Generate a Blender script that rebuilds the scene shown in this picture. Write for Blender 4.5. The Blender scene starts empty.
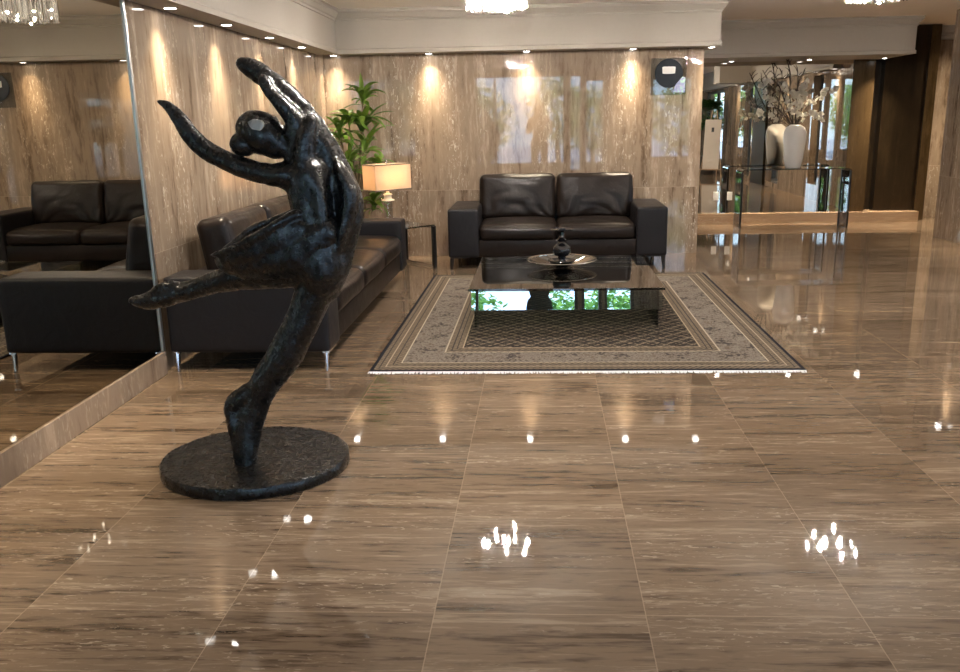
import bpy, bmesh, math, random
from mathutils import Vector, Matrix, noise as mnoise
R = math.radians
random.seed(7)
sc = bpy.context.scene
col = sc.collection

# ------------------------------------------------------------------ helpers
def link(o, parent=None):
    col.objects.link(o)
    if parent is not None:
        o.parent = parent
    return o

def obj(name, bm, mat, parent=None, smooth=False, angle=None):
    me = bpy.data.meshes.new(name)
    bm.normal_update()
    bm.to_mesh(me); bm.free()
    if mat is not None:
        me.materials.append(mat)
    if smooth:
        for p in me.polygons: p.use_smooth = True
        if angle:
            try: me.set_sharp_from_angle(angle=R(angle))
            except Exception: pass
    return link(bpy.data.objects.new(name, me), parent)

def tag(o, label=None, cat=None, group=None, kind=None):
    if label: o['label'] = label
    if cat: o['category'] = cat
    if group: o['group'] = group
    if kind: o['kind'] = kind
    return o

def thing(name, label, cat, loc=(0, 0, 0), rz=0, group=None):
    o = bpy.data.objects.new(name, None)
    o.empty_display_size = .1
    link(o); o.location = loc; o.rotation_euler = (0, 0, rz)
    return tag(o, label, cat, group)

def copy_tree(o, parent=None):
    c = o.copy(); col.objects.link(c); c.parent = parent
    for ch in list(o.children):
        copy_tree(ch, c)
    return c

def structure(name, bm, mat, parent=None, smooth=False):
    o = obj(name, bm, mat, parent, smooth)
    if parent is None: o['kind'] = 'structure'
    return o

def box(bm, x0, x1, y0, y1, z0, z1, bevel=0, seg=2, M=None):
    vs = [bm.verts.new((x, y, z)) for z in (z0, z1) for y in (y0, y1) for x in (x0, x1)]
    fs = [(0, 2, 3, 1), (4, 5, 7, 6), (0, 1, 5, 4), (2, 6, 7, 3), (0, 4, 6, 2), (1, 3, 7, 5)]
    faces = [bm.faces.new([vs[i] for i in f]) for f in fs]
    if bevel:
        es = list({e for f in faces for e in f.edges})
        r = bmesh.ops.bevel(bm, geom=es, offset=bevel, segments=seg, profile=.5, affect='EDGES')
        vs = list({v for v in r['verts']} | {v for v in vs if v.is_valid})
    if M is not None:
        bmesh.ops.transform(bm, matrix=M, verts=[v for v in vs if v.is_valid])
    return vs

def boxes(*bs, bevel=0):
    bm = bmesh.new()
    for b in bs: box(bm, *b, bevel=bevel)
    return bm

def lathe(bm, prof, seg=32, c=(0, 0, 0), cap=True):
    rings = []
    for r, z in prof:
        rings.append([bm.verts.new((c[0] + r * math.cos(2 * math.pi * i / seg), c[1] + r * math.sin(2 * math.pi * i / seg), c[2] + z)) for i in range(seg)])
    for a, b in zip(rings, rings[1:]):
        for i in range(seg):
            j = (i + 1) % seg
            bm.faces.new((a[i], a[j], b[j], b[i]))
    if cap:
        bm.faces.new(list(reversed(rings[0]))); bm.faces.new(rings[-1])

def tube(bm, pts, rad, seg=10, squash=None, side=None, cap=True):
    """lofted tube along pts; rad list of in-plane radii; squash = list of radii along `side` axis"""
    pts = [Vector(p) for p in pts]
    n = len(pts)
    if not isinstance(rad, (list, tuple)): rad = [rad] * n
    rings = []
    prev = None
    for i, p in enumerate(pts):
        t = (pts[min(i + 1, n - 1)] - pts[max(i - 1, 0)]).normalized()
        if side is not None:
            s = Vector(side); s = (s - t * s.dot(t)).normalized()
            u = t.cross(s)
        else:
            if prev is None:
                a = Vector((0, 0, 1)) if abs(t.z) < .9 else Vector((1, 0, 0))
                u = t.cross(a).normalized()
            else:
                u = (prev - t * prev.dot(t)).normalized()
            s = t.cross(u)
        prev = u
        sq = squash[i] if squash else rad[i]
        rings.append([bm.verts.new(p + u * (rad[i] * math.cos(2 * math.pi * k / seg)) + s * (sq * math.sin(2 * math.pi * k / seg))) for k in range(seg)])
    for a, b in zip(rings, rings[1:]):
        for i in range(seg):
            j = (i + 1) % seg
            bm.faces.new((a[i], a[j], b[j], b[i]))
    if cap:
        bm.faces.new(list(reversed(rings[0]))); bm.faces.new(rings[-1])
    return rings

def catmull(pts, k=5):
    """smooth list of tuples (any dimension)"""
    out = []
    n = len(pts)
    for i in range(n - 1):
        p0, p1, p2, p3 = pts[max(i - 1, 0)], pts[i], pts[i + 1], pts[min(i + 2, n - 1)]
        for j in range(k):
            t = j / k
            out.append(tuple(.5 * (2 * b + (c - a) * t + (2 * a - 5 * b + 4 * c - d) * t * t + (3 * b - a - 3 * c + d) * t ** 3) for a, b, c, d in zip(p0, p1, p2, p3)))
    out.append(tuple(pts[-1]))
    return out

def ball(bm, c, r, M=None, sub=3):
    if not isinstance(r, (tuple, list)): r = (r, r, r)
    m = Matrix.Translation(c) @ (M or Matrix()) @ Matrix.Diagonal((r[0], r[1], r[2], 1))
    bmesh.ops.create_icosphere(bm, subdivisions=sub, radius=1, matrix=m)

def soft_box(bm, c, size, r=.05, puff=(0, 0, 0), n=16, wr=0, seed=0, M=None, shape=None):
    """cushion: rounded box with puffed faces and soft wrinkles"""
    b = bmesh.new()
    bmesh.ops.create_cube(b, size=2)
    bmesh.ops.subdivide_edges(b, edges=b.edges[:], cuts=n, use_grid_fill=True)
    h = Vector(size) / 2
    for v in b.verts:
        q = Vector([math.sin(math.pi / 2 * x) for x in v.co])
        p = Vector([q[i] * h[i] for i in range(3)])
        inner = Vector([max(-(h[i] - r), min(h[i] - r, p[i])) for i in range(3)])
        d = p - inner
        if d.length > 1e-9: p = inner + d.normalized() * r
        for a in range(3):
            if puff[a]:
                u, w = q[(a + 1) % 3], q[(a + 2) % 3]
                p[a] += puff[a] * (1 - u * u) * (1 - w * w) * q[a]
        if wr:
            e = max(abs(q.x), abs(q.z))
            f = Vector((p.x * 5 + seed * 7.3, p.y * 6, p.z * 5 + seed))
            nz = mnoise.noise(f) + .6 * mnoise.noise(f * 2.3)
            p += (p - inner * .6).normalized() * nz * wr
        if shape: p = shape(p, q)
        v.co = p
    if M is not None: bmesh.ops.transform(b, matrix=M, verts=b.verts)
    bmesh.ops.translate(b, vec=Vector(c), verts=b.verts)
    me = bpy.data.meshes.new('tmp'); b.to_mesh(me); b.free()
    bm.from_mesh(me); bpy.data.meshes.remove(me)

# ------------------------------------------------------------------ materials
class NT:
    def __init__(s, name):
        s.m = bpy.data.materials.new(name); s.m.use_nodes = True
        s.t = s.m.node_tree; s.t.nodes.clear()
        s.out = s.t.nodes.new('ShaderNodeOutputMaterial')
    def n(s, typ, **k):
        nd = s.t.nodes.new('ShaderNode' + typ)
        for a, v in k.items():
            if a.startswith('i_'):
                key = a[2:]
                key = int(key) if key.isdigit() else key.replace('_', ' ')
                s.set(nd.inputs[key], v)
            else: setattr(nd, a, v)
        return nd
    def set(s, inp, v):
        if isinstance(v, bpy.types.NodeSocket): s.t.links.new(v, inp)
        elif hasattr(v, 'outputs'): s.t.links.new(v.outputs[0], inp)
        else:
            if hasattr(inp, 'default_value') and isinstance(v, (tuple, list)) and len(v) == 3 and inp.type == 'RGBA': v = (*v, 1)
            inp.default_value = v
    def math(s, op, a, b=0, c=None):
        nd = s.n('Math', operation=op); s.set(nd.inputs[0], a); s.set(nd.inputs[1], b)
        if c is not None: s.set(nd.inputs[2], c)
        return nd.outputs[0]
    def mix(s, f, a, b, blend='MIX'):
        nd = s.n('Mix', data_type='RGBA', blend_type=blend)
        s.set(nd.inputs[0], f); s.set(nd.inputs[6], a); s.set(nd.inputs[7], b)
        return nd.outputs[2]
    def ramp(s, f, stops):
        nd = s.n('ValToRGB'); s.set(nd.inputs[0], f)
        el = nd.color_ramp.elements
        while len(el) < len(stops): el.new(.5)
        for e, (p, c) in zip(el, stops):
            e.position = p; e.color = (*c, 1) if len(c) == 3 else c
        return nd.outputs[0]
    def step(s, f, lo, hi):
        nd = s.n('MapRange', interpolation_type='SMOOTHSTEP'); s.set(nd.inputs[0], f)
        nd.inputs[1].default_value = lo; nd.inputs[2].default_value = hi
        return nd.outputs[0]
    def pos(s): return s.n('TexCoord').outputs['Object']
    def sep(s, v):
        nd = s.n('SeparateXYZ'); s.set(nd.inputs[0], v); return nd.outputs
    def comb(s, x, y, z):
        nd = s.n('CombineXYZ'); s.set(nd.inputs[0], x); s.set(nd.inputs[1], y); s.set(nd.inputs[2], z); return nd.outputs[0]
    def noise(s, v, scale, detail=4, rough=.55, dist=0, out=0):
        nd = s.n('TexNoise'); s.set(nd.inputs['Vector'], v)
        nd.inputs['Scale'].default_value = scale; nd.inputs['Detail'].default_value = detail
        nd.inputs['Roughness'].default_value = rough; nd.inputs['Distortion'].default_value = dist
        return nd.outputs[out]
    def bsdf(s, color, rough=.5, metal=0, spec=.5, normal=None, **k):
        b = s.n('BsdfPrincipled')
        s.set(b.inputs['Base Color'], color); s.set(b.inputs['Roughness'], rough)
        s.set(b.inputs['Metallic'], metal); b.inputs['Specular IOR Level'].default_value = spec
        if normal is not None: s.set(b.inputs['Normal'], normal)
        for a, v in k.items(): s.set(b.inputs[a.replace('_', ' ')], v)
        s.t.links.new(b.outputs[0], s.out.inputs[0])
        return b
    def bump(s, h, strength=.3, dist=.01):
        nd = s.n('Bump'); s.set(nd.inputs['Height'], h)
        nd.inputs['Strength'].default_value = strength; nd.inputs['Distance'].default_value = dist
        return nd.outputs[0]
    def surf(s, sh): s.t.links.new(sh.outputs[0], s.out.inputs[0])

def plain(name, c, rough=.5, metal=0, spec=.5, var=.06, sc_=8, bump=0, **k):
    m = NT(name)
    nz = m.noise(m.pos(), sc_, 3)
    colr = m.mix(nz, tuple(x * (1 - var) for x in c), tuple(min(1, x * (1 + var)) for x in c))
    nm = m.bump(m.noise(m.pos(), sc_ * 6, 4), bump, .004) if bump else None
    m.bsdf(colr, rough, metal, spec, nm, **k)
    return m.m

def emis(name, c, s):
    m = NT(name); m.surf(m.n('Emission', i_Color=c, i_Strength=s)); return m.m

def mirror_mat(name, c):
    m = NT(name)
    nz = m.noise(m.pos(), .6, 2)
    m.surf(m.n('BsdfGlossy', i_Color=m.mix(nz, tuple(x * .98 for x in c), c), i_Roughness=0.0)); return m.m

def glass_mat(name, tint, refl=1.0, base=.04):
    m = NT(name)
    fr = m.n('Fresnel', i_IOR=1.5)
    f = m.math('MINIMUM', m.math('ADD', m.math('MULTIPLY', fr, refl), base), 1)
    tr = m.n('BsdfTransparent', i_Color=tint); gl = m.n('BsdfGlossy', i_Color=(1, 1, 1), i_Roughness=0.0)
    mx = m.n('MixShader'); m.set(mx.inputs[0], f); m.t.links.new(tr.outputs[0], mx.inputs[1]); m.t.links.new(gl.outputs[0], mx.inputs[2])
    m.surf(mx); return m.m

TX, TY, TS = -1.55, 2.2127, .6154

def stone(name, axis, dark, mid, light, pit, tile=None, rough=.07, spec=.5, panel=None):
    """polished vein-cut travertine; veins run along `axis`"""
    m = NT(name)
    p = m.pos(); x, y, z = m.sep(p)
    off = 0.0; tv = None; grout = None
    if tile:
        tx, ty, ts = tile
        ux = m.math('DIVIDE', m.math('SUBTRACT', x, tx), ts); uy = m.math('DIVIDE', m.math('SUBTRACT', y, ty), ts)
        cell = m.comb(m.math('FLOOR', ux), m.math('FLOOR', uy), 0)
        wn = m.n('TexWhiteNoise', noise_dimensions='3D'); m.set(wn.inputs[0], cell)
        tv = wn.outputs[0]
        ex = m.math('ABSOLUTE', m.math('SUBTRACT', m.math('FRACT', ux), .5)); ey = m.math('ABSOLUTE', m.math('SUBTRACT', m.math('FRACT', uy), .5))
        grout = m.math('GREATER_THAN', m.math('MAXIMUM', ex, ey), .5 - .0017 / ts)
    elif panel:
        pw, pz = panel
        cell = m.comb(m.math('FLOOR', m.math('DIVIDE', x, pw)), m.math('FLOOR', m.math('DIVIDE', y, pw)), m.math('GREATER_THAN', z, pz))
        wn = m.n('TexWhiteNoise', noise_dimensions='3D'); m.set(wn.inputs[0], cell)
        tv = wn.outputs[0]
        ez = m.math('LESS_THAN', m.math('ABSOLUTE', m.math('SUBTRACT', z, pz)), .0018)
        grout = ez
    if tv is not None:
        off = m.math('MULTIPLY', tv, 37.0)
    S = {'x': (.55, 9, 9), 'z': (7, 7, .35)}[axis]
    v1 = m.comb(m.math('ADD', m.math('MULTIPLY', x, S[0]), off), m.math('ADD', m.math('MULTIPLY', y, S[1]), off), m.math('MULTIPLY', z, S[2]))
    band = m.noise(v1, 1.0, 7, .62, .6)
    S2 = {'x': (5, 44, 44), 'z': (24, 24, 5)}[axis]
    v2 = m.comb(m.math('ADD', m.math('MULTIPLY', x, S2[0]), off), m.math('ADD', m.math('MULTIPLY', y, S2[1]), off), m.math('MULTIPLY', z, S2[2]))
    fine = m.noise(v2, 1.0, 5, .65, .3)
    S3 = {'x': (22, 85, 85), 'z': (62, 62, 20)}[axis]
    v3 = m.comb(m.math('ADD', m.math('MULTIPLY', x, S3[0]), off), m.math('ADD', m.math('MULTIPLY', y, S3[1]), off), m.math('MULTIPLY', z, S3[2]))
    pits = m.noise(v3, 1.0, 3, .6, .8)
    where = m.step(m.noise(v1, .8, 3, .5), .42, .60)
    f = m.math('ADD', m.math('MULTIPLY', band, .52 if tile else .6), m.math('MULTIPLY', fine, .48 if tile else .4))
    c = m.ramp(f, [(.39, dark), (.48, mid), (.53, mid), (.61, light)] if tile else [(.37, dark), (.48, mid), (.53, mid), (.63, light)])
    big = m.math('MULTIPLY', m.step(m.noise(v2, 1.4, 2, .5, 1.0), .63, .67), .5)
    pf = m.math('MULTIPLY', m.math('MAXIMUM', m.step(pits, .60 if tile else .59, .65), big), m.math('MULTIPLY', where, .5 if tile else .6))
    c = m.mix(pf, c, pit)
    if tv is not None:
        br = m.math('ADD', m.math('MULTIPLY', tv, .30 if tile else .14), .84 if tile else .93)
        c = m.mix(1.0, c, m.comb(br, br, br), 'MULTIPLY')
    if grout is not None:
        c = m.mix(m.math('MULTIPLY', grout, .5), c, tuple(min(1, a * 1.25) for a in light))
    m.bsdf(c, m.math('ADD', m.math('MULTIPLY', fine, .02 if tile or rough > .05 else .012), rough), 0, spec, m.bump(fine, .006, .01) if tile else None)
    return m.m

M = {}
M['floor'] = stone('floor travertine', 'x', (.055, .035, .021), (.142, .098, .064), (.225, .166, .114), (.36, .29, .215), tile=(TX, TY, TS), rough=.012, spec=.62)
M['wall'] = stone('wall travertine', 'z', (.105, .069, .043), (.238, .177, .126), (.37, .29, .22), (.60, .53, .44), rough=.004, panel=(1.25, .69), spec=.55)
M['base'] = stone('base travertine', 'z', (.14, .095, .065), (.24, .175, .125), (.33, .25, .18), (.4, .33, .25), rough=.12)
M['plinth'] = stone('plinth travertine', 'x', (.2, .125, .075), (.32, .215, .135), (.42, .30, .19), (.5, .4, .3), rough=.1)
M['darkstone'] = stone('dark brown stone', 'z', (.009, .005, .002), (.016, .0095, .004), (.025, .0155, .0065), (.03, .02, .01), rough=.35, spec=.25)
M['brownstone'] = stone('brown stone', 'z', (.03, .018, .007), (.052, .032, .014), (.078, .050, .024), (.09, .065, .04), rough=.25, spec=.35)
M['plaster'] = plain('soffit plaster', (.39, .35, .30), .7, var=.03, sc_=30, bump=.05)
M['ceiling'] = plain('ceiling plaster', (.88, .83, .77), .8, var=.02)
M['mirror'] = mirror_mat('bronze tinted mirror', (.46, .42, .35))
M['mirror_far'] = mirror_mat('clear mirror', (.72, .68, .61))
M['steel'] = plain('brushed steel', (.55, .56, .58), .3, 1)
M['chrome'] = plain('chrome', (.7, .7, .72), .12, 1)
M['darkmetal'] = plain('dark metal', (.03, .028, .027), .35, .7)
M['windowframe'] = plain('dark window frame', (.06, .055, .05), .5, .3)
M['pane'] = glass_mat('window glass', (.93, .97, .98), .6, .0)
M['smoked'] = glass_mat('smoked glass', (.42, .44, .44), 1.2, .02)
M['glass'] = glass_mat('clear glass', (.86, .92, .90), 1.0, .02)
M['glasstop'] = glass_mat('table glass', (.72, .76, .71), 1.3, .06)
M['apron'] = glass_mat('mirrored apron glass', (.7, .78, .78), .8, .22)
M['dish'] = glass_mat('tinted dish glass', (.90, .90, .89), .45, .0)
M['crystalbase'] = glass_mat('crystal', (.9, .92, .9), 1.0, .10)

def leather(name, c, rough, c2):
    m = NT(name); p = m.pos()
    cells = m.n('TexVoronoi', feature='DISTANCE_TO_EDGE'); m.set(cells.inputs['Vector'], p); cells.inputs['Scale'].default_value = 420
    big = m.noise(p, 7, 5, .6, 1.4)
    soft = m.noise(p, 3.2, 2)
    h = m.math('ADD', m.math('MULTIPLY', big, 1.0), m.math('MULTIPLY', cells.outputs[0], .05))
    m.bsdf(m.mix(soft, c, c2), m.math('ADD', m.math('MULTIPLY', big, .16), rough - .08), 0, .2, m.bump(h, .22, .02))
    return m.m
M['leather'] = leather('dark brown leather', (.0085, .0056, .0045), .32, (.0125, .0085, .007))
M['leather_side'] = leather('dark leather panel', (.0095, .0085, .0095), .40, (.012, .0105, .0115))

def bronze():
    m = NT('black bronze'); p = m.pos()
    n1 = m.noise(p, 14, 6, .65, .5); n2 = m.noise(p, 60, 4, .6)
    vr = m.n('TexVoronoi'); m.set(vr.inputs['Vector'], p); vr.inputs['Scale'].default_value = 22
    h = m.math('ADD', n1, m.math('MULTIPLY', n2, .35)); h = m.math('ADD', h, m.math('MULTIPLY', vr.outputs[0], .3))
    c = m.ramp(n1, [(.35, (.006, .0055, .0055)), (.62, (.012, .0105, .0095)), (.85, (.045, .038, .03))])
    m.bsdf(c, m.math('ADD', m.math('MULTIPLY', n2, .26), .15), .35, .6, m.bump(h, .26, .012))
    return m.m
M['bronze'] = bronze()
M['glint'] = plain('silvery glint', (.42, .39, .35), .45, .6, sc_=60, bump=.4)  # glint on the bronze head, put into the colour
M['black_glaze'] = plain('black glazed', (.006, .006, .008), .07, 0, .7)
M['silver'] = plain('silver tray', (.62, .60, .55), .2, 1)
M['white_ceramic'] = plain('white ceramic', (.72, .69, .66), .25, var=.03)
M['petal'] = None
M['petal_heart'] = plain('yellow heart', (.55, .38, .12), .6)
M['twig'] = plain('dark twig', (.035, .022, .016), .8, var=.3, sc_=60)
M['stem'] = plain('green stem', (.12, .14, .05), .6)
M['cane'] = plain('plant cane', (.20, .15, .09), .8, var=.3, sc_=50)
M['pot'] = plain('dark pot', (.04, .035, .03), .4)
M['soil'] = plain('soil', (.03, .02, .015), .95)
M['socket'] = plain('white plastic', (.75, .74, .72), .4)
M['cream'] = plain('cream lamp ceramic', (.70, .62, .48), .4)
M['fringe'] = plain('pale fringe', (.62, .62, .64), .9)
M['board'] = plain('pale sign board', (.62, .55, .47), .5)
M['ink'] = plain('dark ink', (.03, .03, .03), .6)
M['wood'] = plain('easel wood', (.35, .24, .14), .5)
M['asphalt'] = plain('asphalt', (.42, .45, .50), .9)
M['bark'] = plain('bark', (.07, .05, .035), .9)

def leafmat(name, a, b, rough=.4):
    m = NT(name); p = m.pos()
    nz = m.noise(p, 5, 3)
    bs = m.bsdf(m.ramp(nz, [(.35, a), (.65, b)]), rough)
    tl = m.n('BsdfTranslucent', i_Color=m.mix(nz, tuple(x * 1.5 for x in a), tuple(x * 1.5 for x in b)))
    mx = m.n('MixShader'); mx.inputs[0].default_value = .3
    m.t.links.new(bs.outputs[0], mx.inputs[1]); m.t.links.new(tl.outputs[0], mx.inputs[2]); m.surf(mx)
    return m.m
M['petal'] = leafmat('white petal', (.60, .56, .48), (.66, .63, .56), .6)
M['leaf'] = leafmat('dracaena leaf', (.05, .12, .015), (.19, .30, .05))
M['leaf_dark'] = leafmat('shrub leaf', (.015, .05, .01), (.06, .13, .03))
M['leaf_tree'] = leafmat('tree leaf', (.08, .22, .04), (.26, .46, .10), .6)

def shade_mat():
    m = NT('lamp shade fabric'); p = m.pos()
    nz = m.noise(p, 90, 2)
    c = m.mix(nz, (.72, .58, .43), (.78, .64, .49))
    d = m.n('BsdfDiffuse', i_Color=c); t = m.n('BsdfTranslucent', i_Color=c)
    mx = m.n('MixShader'); mx.inputs[0].default_value = .6
    m.t.links.new(d.outputs[0], mx.inputs[1]); m.t.links.new(t.outputs[0], mx.inputs[2]); m.surf(mx)
    return m.m
M['shade'] = shade_mat()

def crystal_mat():
    m = NT('crystal rod')
    tr = m.n('BsdfTransparent', i_Color=(.95, .95, .95)); gl = m.n('BsdfGlossy', i_Color=(1, 1, 1), i_Roughness=.05)
    tl = m.n('BsdfTranslucent', i_Color=(.95, .95, .95)); fr = m.n('Fresnel', i_IOR=1.5)
    a = m.n('MixShader'); a.inputs[0].default_value = .26
    m.t.links.new(tr.outputs[0], a.inputs[1]); m.t.links.new(tl.outputs[0], a.inputs[2])
    b = m.n('MixShader'); m.set(b.inputs[0], m.math('ADD', fr, .1)); m.t.links.new(a.outputs[0], b.inputs[1]); m.t.links.new(gl.outputs[0], b.inputs[2])
    m.surf(b); return m.m
M['crystal'] = crystal_mat()
M['bulb'] = emis('chandelier bulb', (1, .93, .84), 11500)
M['lens'] = emis('downlight lens', (1, .95, .88), 45)
M['lampbulb'] = emis('warm bulb', (1, .62, .25), 30)

def rug_mat():
    m = NT('oriental rug'); p = m.pos(); x, y, z = m.sep(p)
    d = m.math('MINIMUM', m.math('SUBTRACT', 1.235, m.math('ABSOLUTE', x)), m.math('SUBTRACT', 1.55, m.math('ABSOLUTE', y)))
    def band(a, b):
        return m.math('MULTIPLY', m.math('GREATER_THAN', d, a), m.math('LESS_THAN', d, b))
    def lattice(k, ph=0):
        return m.math('MULTIPLY', m.math('SINE', m.math('MULTIPLY_ADD', x, k, ph)), m.math('SINE', m.math('MULTIPLY_ADD', y, k, ph)))
    nz = m.noise(p, 60, 3, .6); nb = m.noise(p, 16, 4, .6, 1.2)
    # field: small repeating flowers and diamonds
    l1 = lattice(74); l2 = lattice(148, .6); l3 = lattice(37, .8)
    f = m.math('ADD', m.math('MULTIPLY', l1, .32), m.math('ADD', m.math('MULTIPLY', l2, .28), m.math('ADD', m.math('MULTIPLY', l3, .15), m.math('MULTIPLY', m.math('SUBTRACT', nz, .5), 1.5))))
    field = m.ramp(m.math('ADD', f, .22), [(.0, (.014, .011, .010)), (.22, (.032, .025, .020)), (.42, (.095, .072, .048)), (.62, (.17, .135, .095)), (.9, (.045, .033, .026))])
    # main border: light ground with scrolling motifs
    s1 = m.math('ADD', m.math('MULTIPLY', lattice(19, .4), .28), m.math('ADD', m.math('MULTIPLY', m.math('SUBTRACT', nb, .5), 2.6), m.math('MULTIPLY', m.math('SUBTRACT', nz, .5), 2.6)))
    border = m.ramp(m.math('ADD', s1, .48), [(.05, (.04, .032, .03)), (.25, (.12, .095, .075)), (.45, (.125, .104, .083)), (.65, (.185, .16, .132)), (.9, (.095, .072, .055))])
    guard = m.ramp(m.math('ADD', m.math('MULTIPLY', lattice(170), .28), m.math('ADD', m.math('MULTIPLY', nz, .8), .05)), [(.2, (.045, .034, .026)), (.45, (.11, .083, .058)), (.7, (.17, .13, .09))])
    c = field
    c = m.mix(m.math('LESS_THAN', d, .50), c, guard)
    c = m.mix(m.math('LESS_THAN', d, .40), c, border)
    c = m.mix(m.math('LESS_THAN', d, .165), c, guard)
    for a, b, k in [(.392, .402, (.30, .25, .19)), (.495, .503, (.28, .22, .15)), (.43, .438, (.03, .025, .022)), (.46, .466, (.03, .025, .022)), (.16, .168, (.32, .27, .2)), (.115, .122, (.035, .028, .024)), (.08, .086, (.30, .24, .17)), (.045, .052, (.035, .028, .024)), (-1, .022, (.008, .008, .012))]:
        c = m.mix(band(a, b), c, k)
    m.bsdf(c, .95, 0, .1, m.bump(nz, .4, .004), Sheen_Weight=.0)
    return m.m
M['rug'] = rug_mat()

# ------------------------------------------------------------------ camera (fitted to the floor joints)
pit, yaw, rol = R(14.258), R(2.951), R(-1.059)
F = Vector((-math.sin(yaw) * math.cos(pit), math.cos(yaw) * math.cos(pit), -math.sin(pit)))
rt = Vector((math.cos(yaw), math.sin(yaw), 0)); up = rt.cross(F)
Rr = math.cos(rol) * rt + math.sin(rol) * up; Uu = -math.sin(rol) * rt + math.cos(rol) * up
cam = bpy.data.cameras.new('camera'); co = bpy.data.objects.new('camera', cam); link(co)
co.matrix_world = Matrix(((Rr.x, Uu.x, -F.x, 0), (Rr.y, Uu.y, -F.y, 0), (Rr.z, Uu.z, -F.z, 1.4), (0, 0, 0, 1)))
cam.sensor_fit = 'HORIZONTAL'; cam.sensor_width = 36; cam.lens = 853.3 / 960 * 36; cam.shift_x = -19.2 / 960
cam.clip_start = .02
sc.camera = co
def at_depth(px, py, Y):
    """room point at depth Y seen at a photo pixel (used to measure outlines)"""
    d = F * 853.3 + Rr * (px - 499.2) - Uu * (py - 336)
    s = Y / d.y
    return Vector((d.x * s, Y, 1.4 + d.z * s))

# ------------------------------------------------------------------ room shell
XL, XR, YB, YF, YR, ZS, ZC = -2.2, 4.52, 8.985, 11.45, -2.2, 2.05, 2.46
def wall_grid(plane, a0, a1, t0, t1, z0, z1, holes):
    """wall along x (plane='x') or y with rectangular openings; holes = (a0,a1,z0,z1)"""
    bm = bmesh.new()
    A = sorted({a0, a1, *[h[0] for h in holes], *[h[1] for h in holes]})
    Z = sorted({z0, z1, *[h[2] for h in holes], *[h[3] for h in holes]})
    for a, b in zip(A, A[1:]):
        for c, d in zip(Z, Z[1:]):
            if any(h[0] <= a and b <= h[1] and h[2] <= c and d <= h[3] for h in holes): continue
            if plane == 'x': box(bm, a, b, t0, t1, c, d)
            else: box(bm, t0, t1, a, b, c, d)
    return bm

structure('floor', boxes((-2.5, 7.3, -2.5, 12.6, -.12, 0)), M['floor'])
structure('ceiling', boxes((-2.5, 7.3, -2.5, 12.6, ZC, ZC + .12)), M['ceiling'])
structure('wall_left', boxes((-2.4, XL, -2.4, 11.6, 0, ZC)), M['wall'])
structure('wall_back', boxes((XL, 1.625, YB, YF, 0, ZC)), M['wall'])
rear_holes = [(-1.5, .57, .35, 2.36), (.64, .95, .05, 2.36), (1.0, 1.46, .35, 2.25), (2.5, 3.45, .45, 2.25)]
structure('wall_rear', wall_grid('x', XL, XR + .3, -2.4, YR, 0, ZC, rear_holes), M['wall'])
right_holes = [(-1.8, 1.0, .25, 2.0), (3.25, 3.95, .1, 2.0), (5.35, 6.25, .1, 2.0), (8.1, 8.6, .25, 2.0)]
structure('wall_right', wall_grid('y', -2.4, 10.07, XR, XR + .3, 0, ZC, right_holes), M['wall'])
structure('wall_far', boxes((1.625, 3.97, 11.56, 11.82, .135, ZC), (3.97, 4.245, 11.53, 11.82, .135, ZC)), M['brownstone'])
# dark recess beyond the mirror
bm = boxes((4.24, 4.42, 11.76, 11.82, .135, ZC), (4.40, 4.93, 11.62, 11.82, .135, ZC))
structure('wall_recess', bm, M['darkstone'])
structure('wall_return', boxes((4.93, 5.05, 11.60, 12.05, 0, ZC)), M['brownstone'])
structure('wall_alcove', boxes((5.05, 7.2, 12.0, 12.4, 0, ZC)), M['wall'])
structure('wall_hall', boxes((7.0, 7.2, 9.2, 12.0, 0, ZC), (XR + .3, 7.2, 9.0, 9.2, 0, ZC)), M['wall'])
bm = bmesh.new(); box(bm, 1.625, 4.93, YF, 11.80, 0, .135, .004)
structure('trim_1', bm, M['plinth'])
bm = bmesh.new(); box(bm, XL, -2.172, -2.2, 4.665, 0, .135, .003)
structure('baseboard_left', bm, M['base'])

def soffit(name, plane, a0, a1, face, wall, z0=ZS, end0=0, end1=0):
    """boxed soffit with a lip at the bottom and a stepped crown under the ceiling"""
    s = 1 if face > wall else -1
    prof = [(face, z0), (face + s * .012, z0), (face + s * .012, z0 + .035), (face, z0 + .045), (face, ZC - .105), (face + s * .010, ZC - .10),
            (face + s * .010, ZC - .082), (face + s * .022, ZC - .072), (face + s * .042, ZC - .042), (face + s * .052, ZC - .034), (face + s * .052, ZC - .012), (face + s * .062, ZC - .010), (face + s * .062, ZC), (wall, ZC), (wall, z0)]
    bm = bmesh.new()
    ra = []
    for a, e in ((a0, end0), (a1, end1)):
        ring = []
        for u, z in prof:
            k = abs(u - face) if (u - face) * s > 0 else 0
            aa = a + e * k
            ring.append(bm.verts.new((aa, u, z) if plane == 'x' else (u, aa, z)))
        ra.append(ring)
    n = len(prof)
    for i in range(n):
        j = (i + 1) % n
        bm.faces.new((ra[0][i], ra[0][j], ra[1][j], ra[1][i]))
    bm.faces.new(ra[0]); bm.faces.new(list(reversed(ra[1])))
    bmesh.ops.recalc_face_normals(bm, faces=bm.faces)
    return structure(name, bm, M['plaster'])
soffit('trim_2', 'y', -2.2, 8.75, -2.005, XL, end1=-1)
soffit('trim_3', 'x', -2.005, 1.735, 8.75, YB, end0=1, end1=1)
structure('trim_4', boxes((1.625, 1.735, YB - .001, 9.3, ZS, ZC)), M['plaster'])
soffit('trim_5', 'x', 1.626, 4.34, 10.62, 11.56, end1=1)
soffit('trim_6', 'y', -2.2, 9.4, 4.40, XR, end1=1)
soffit('trim_7', 'x', 5.05, 7.0, 11.85, 12.0, z0=2.36 - .06)

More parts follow.
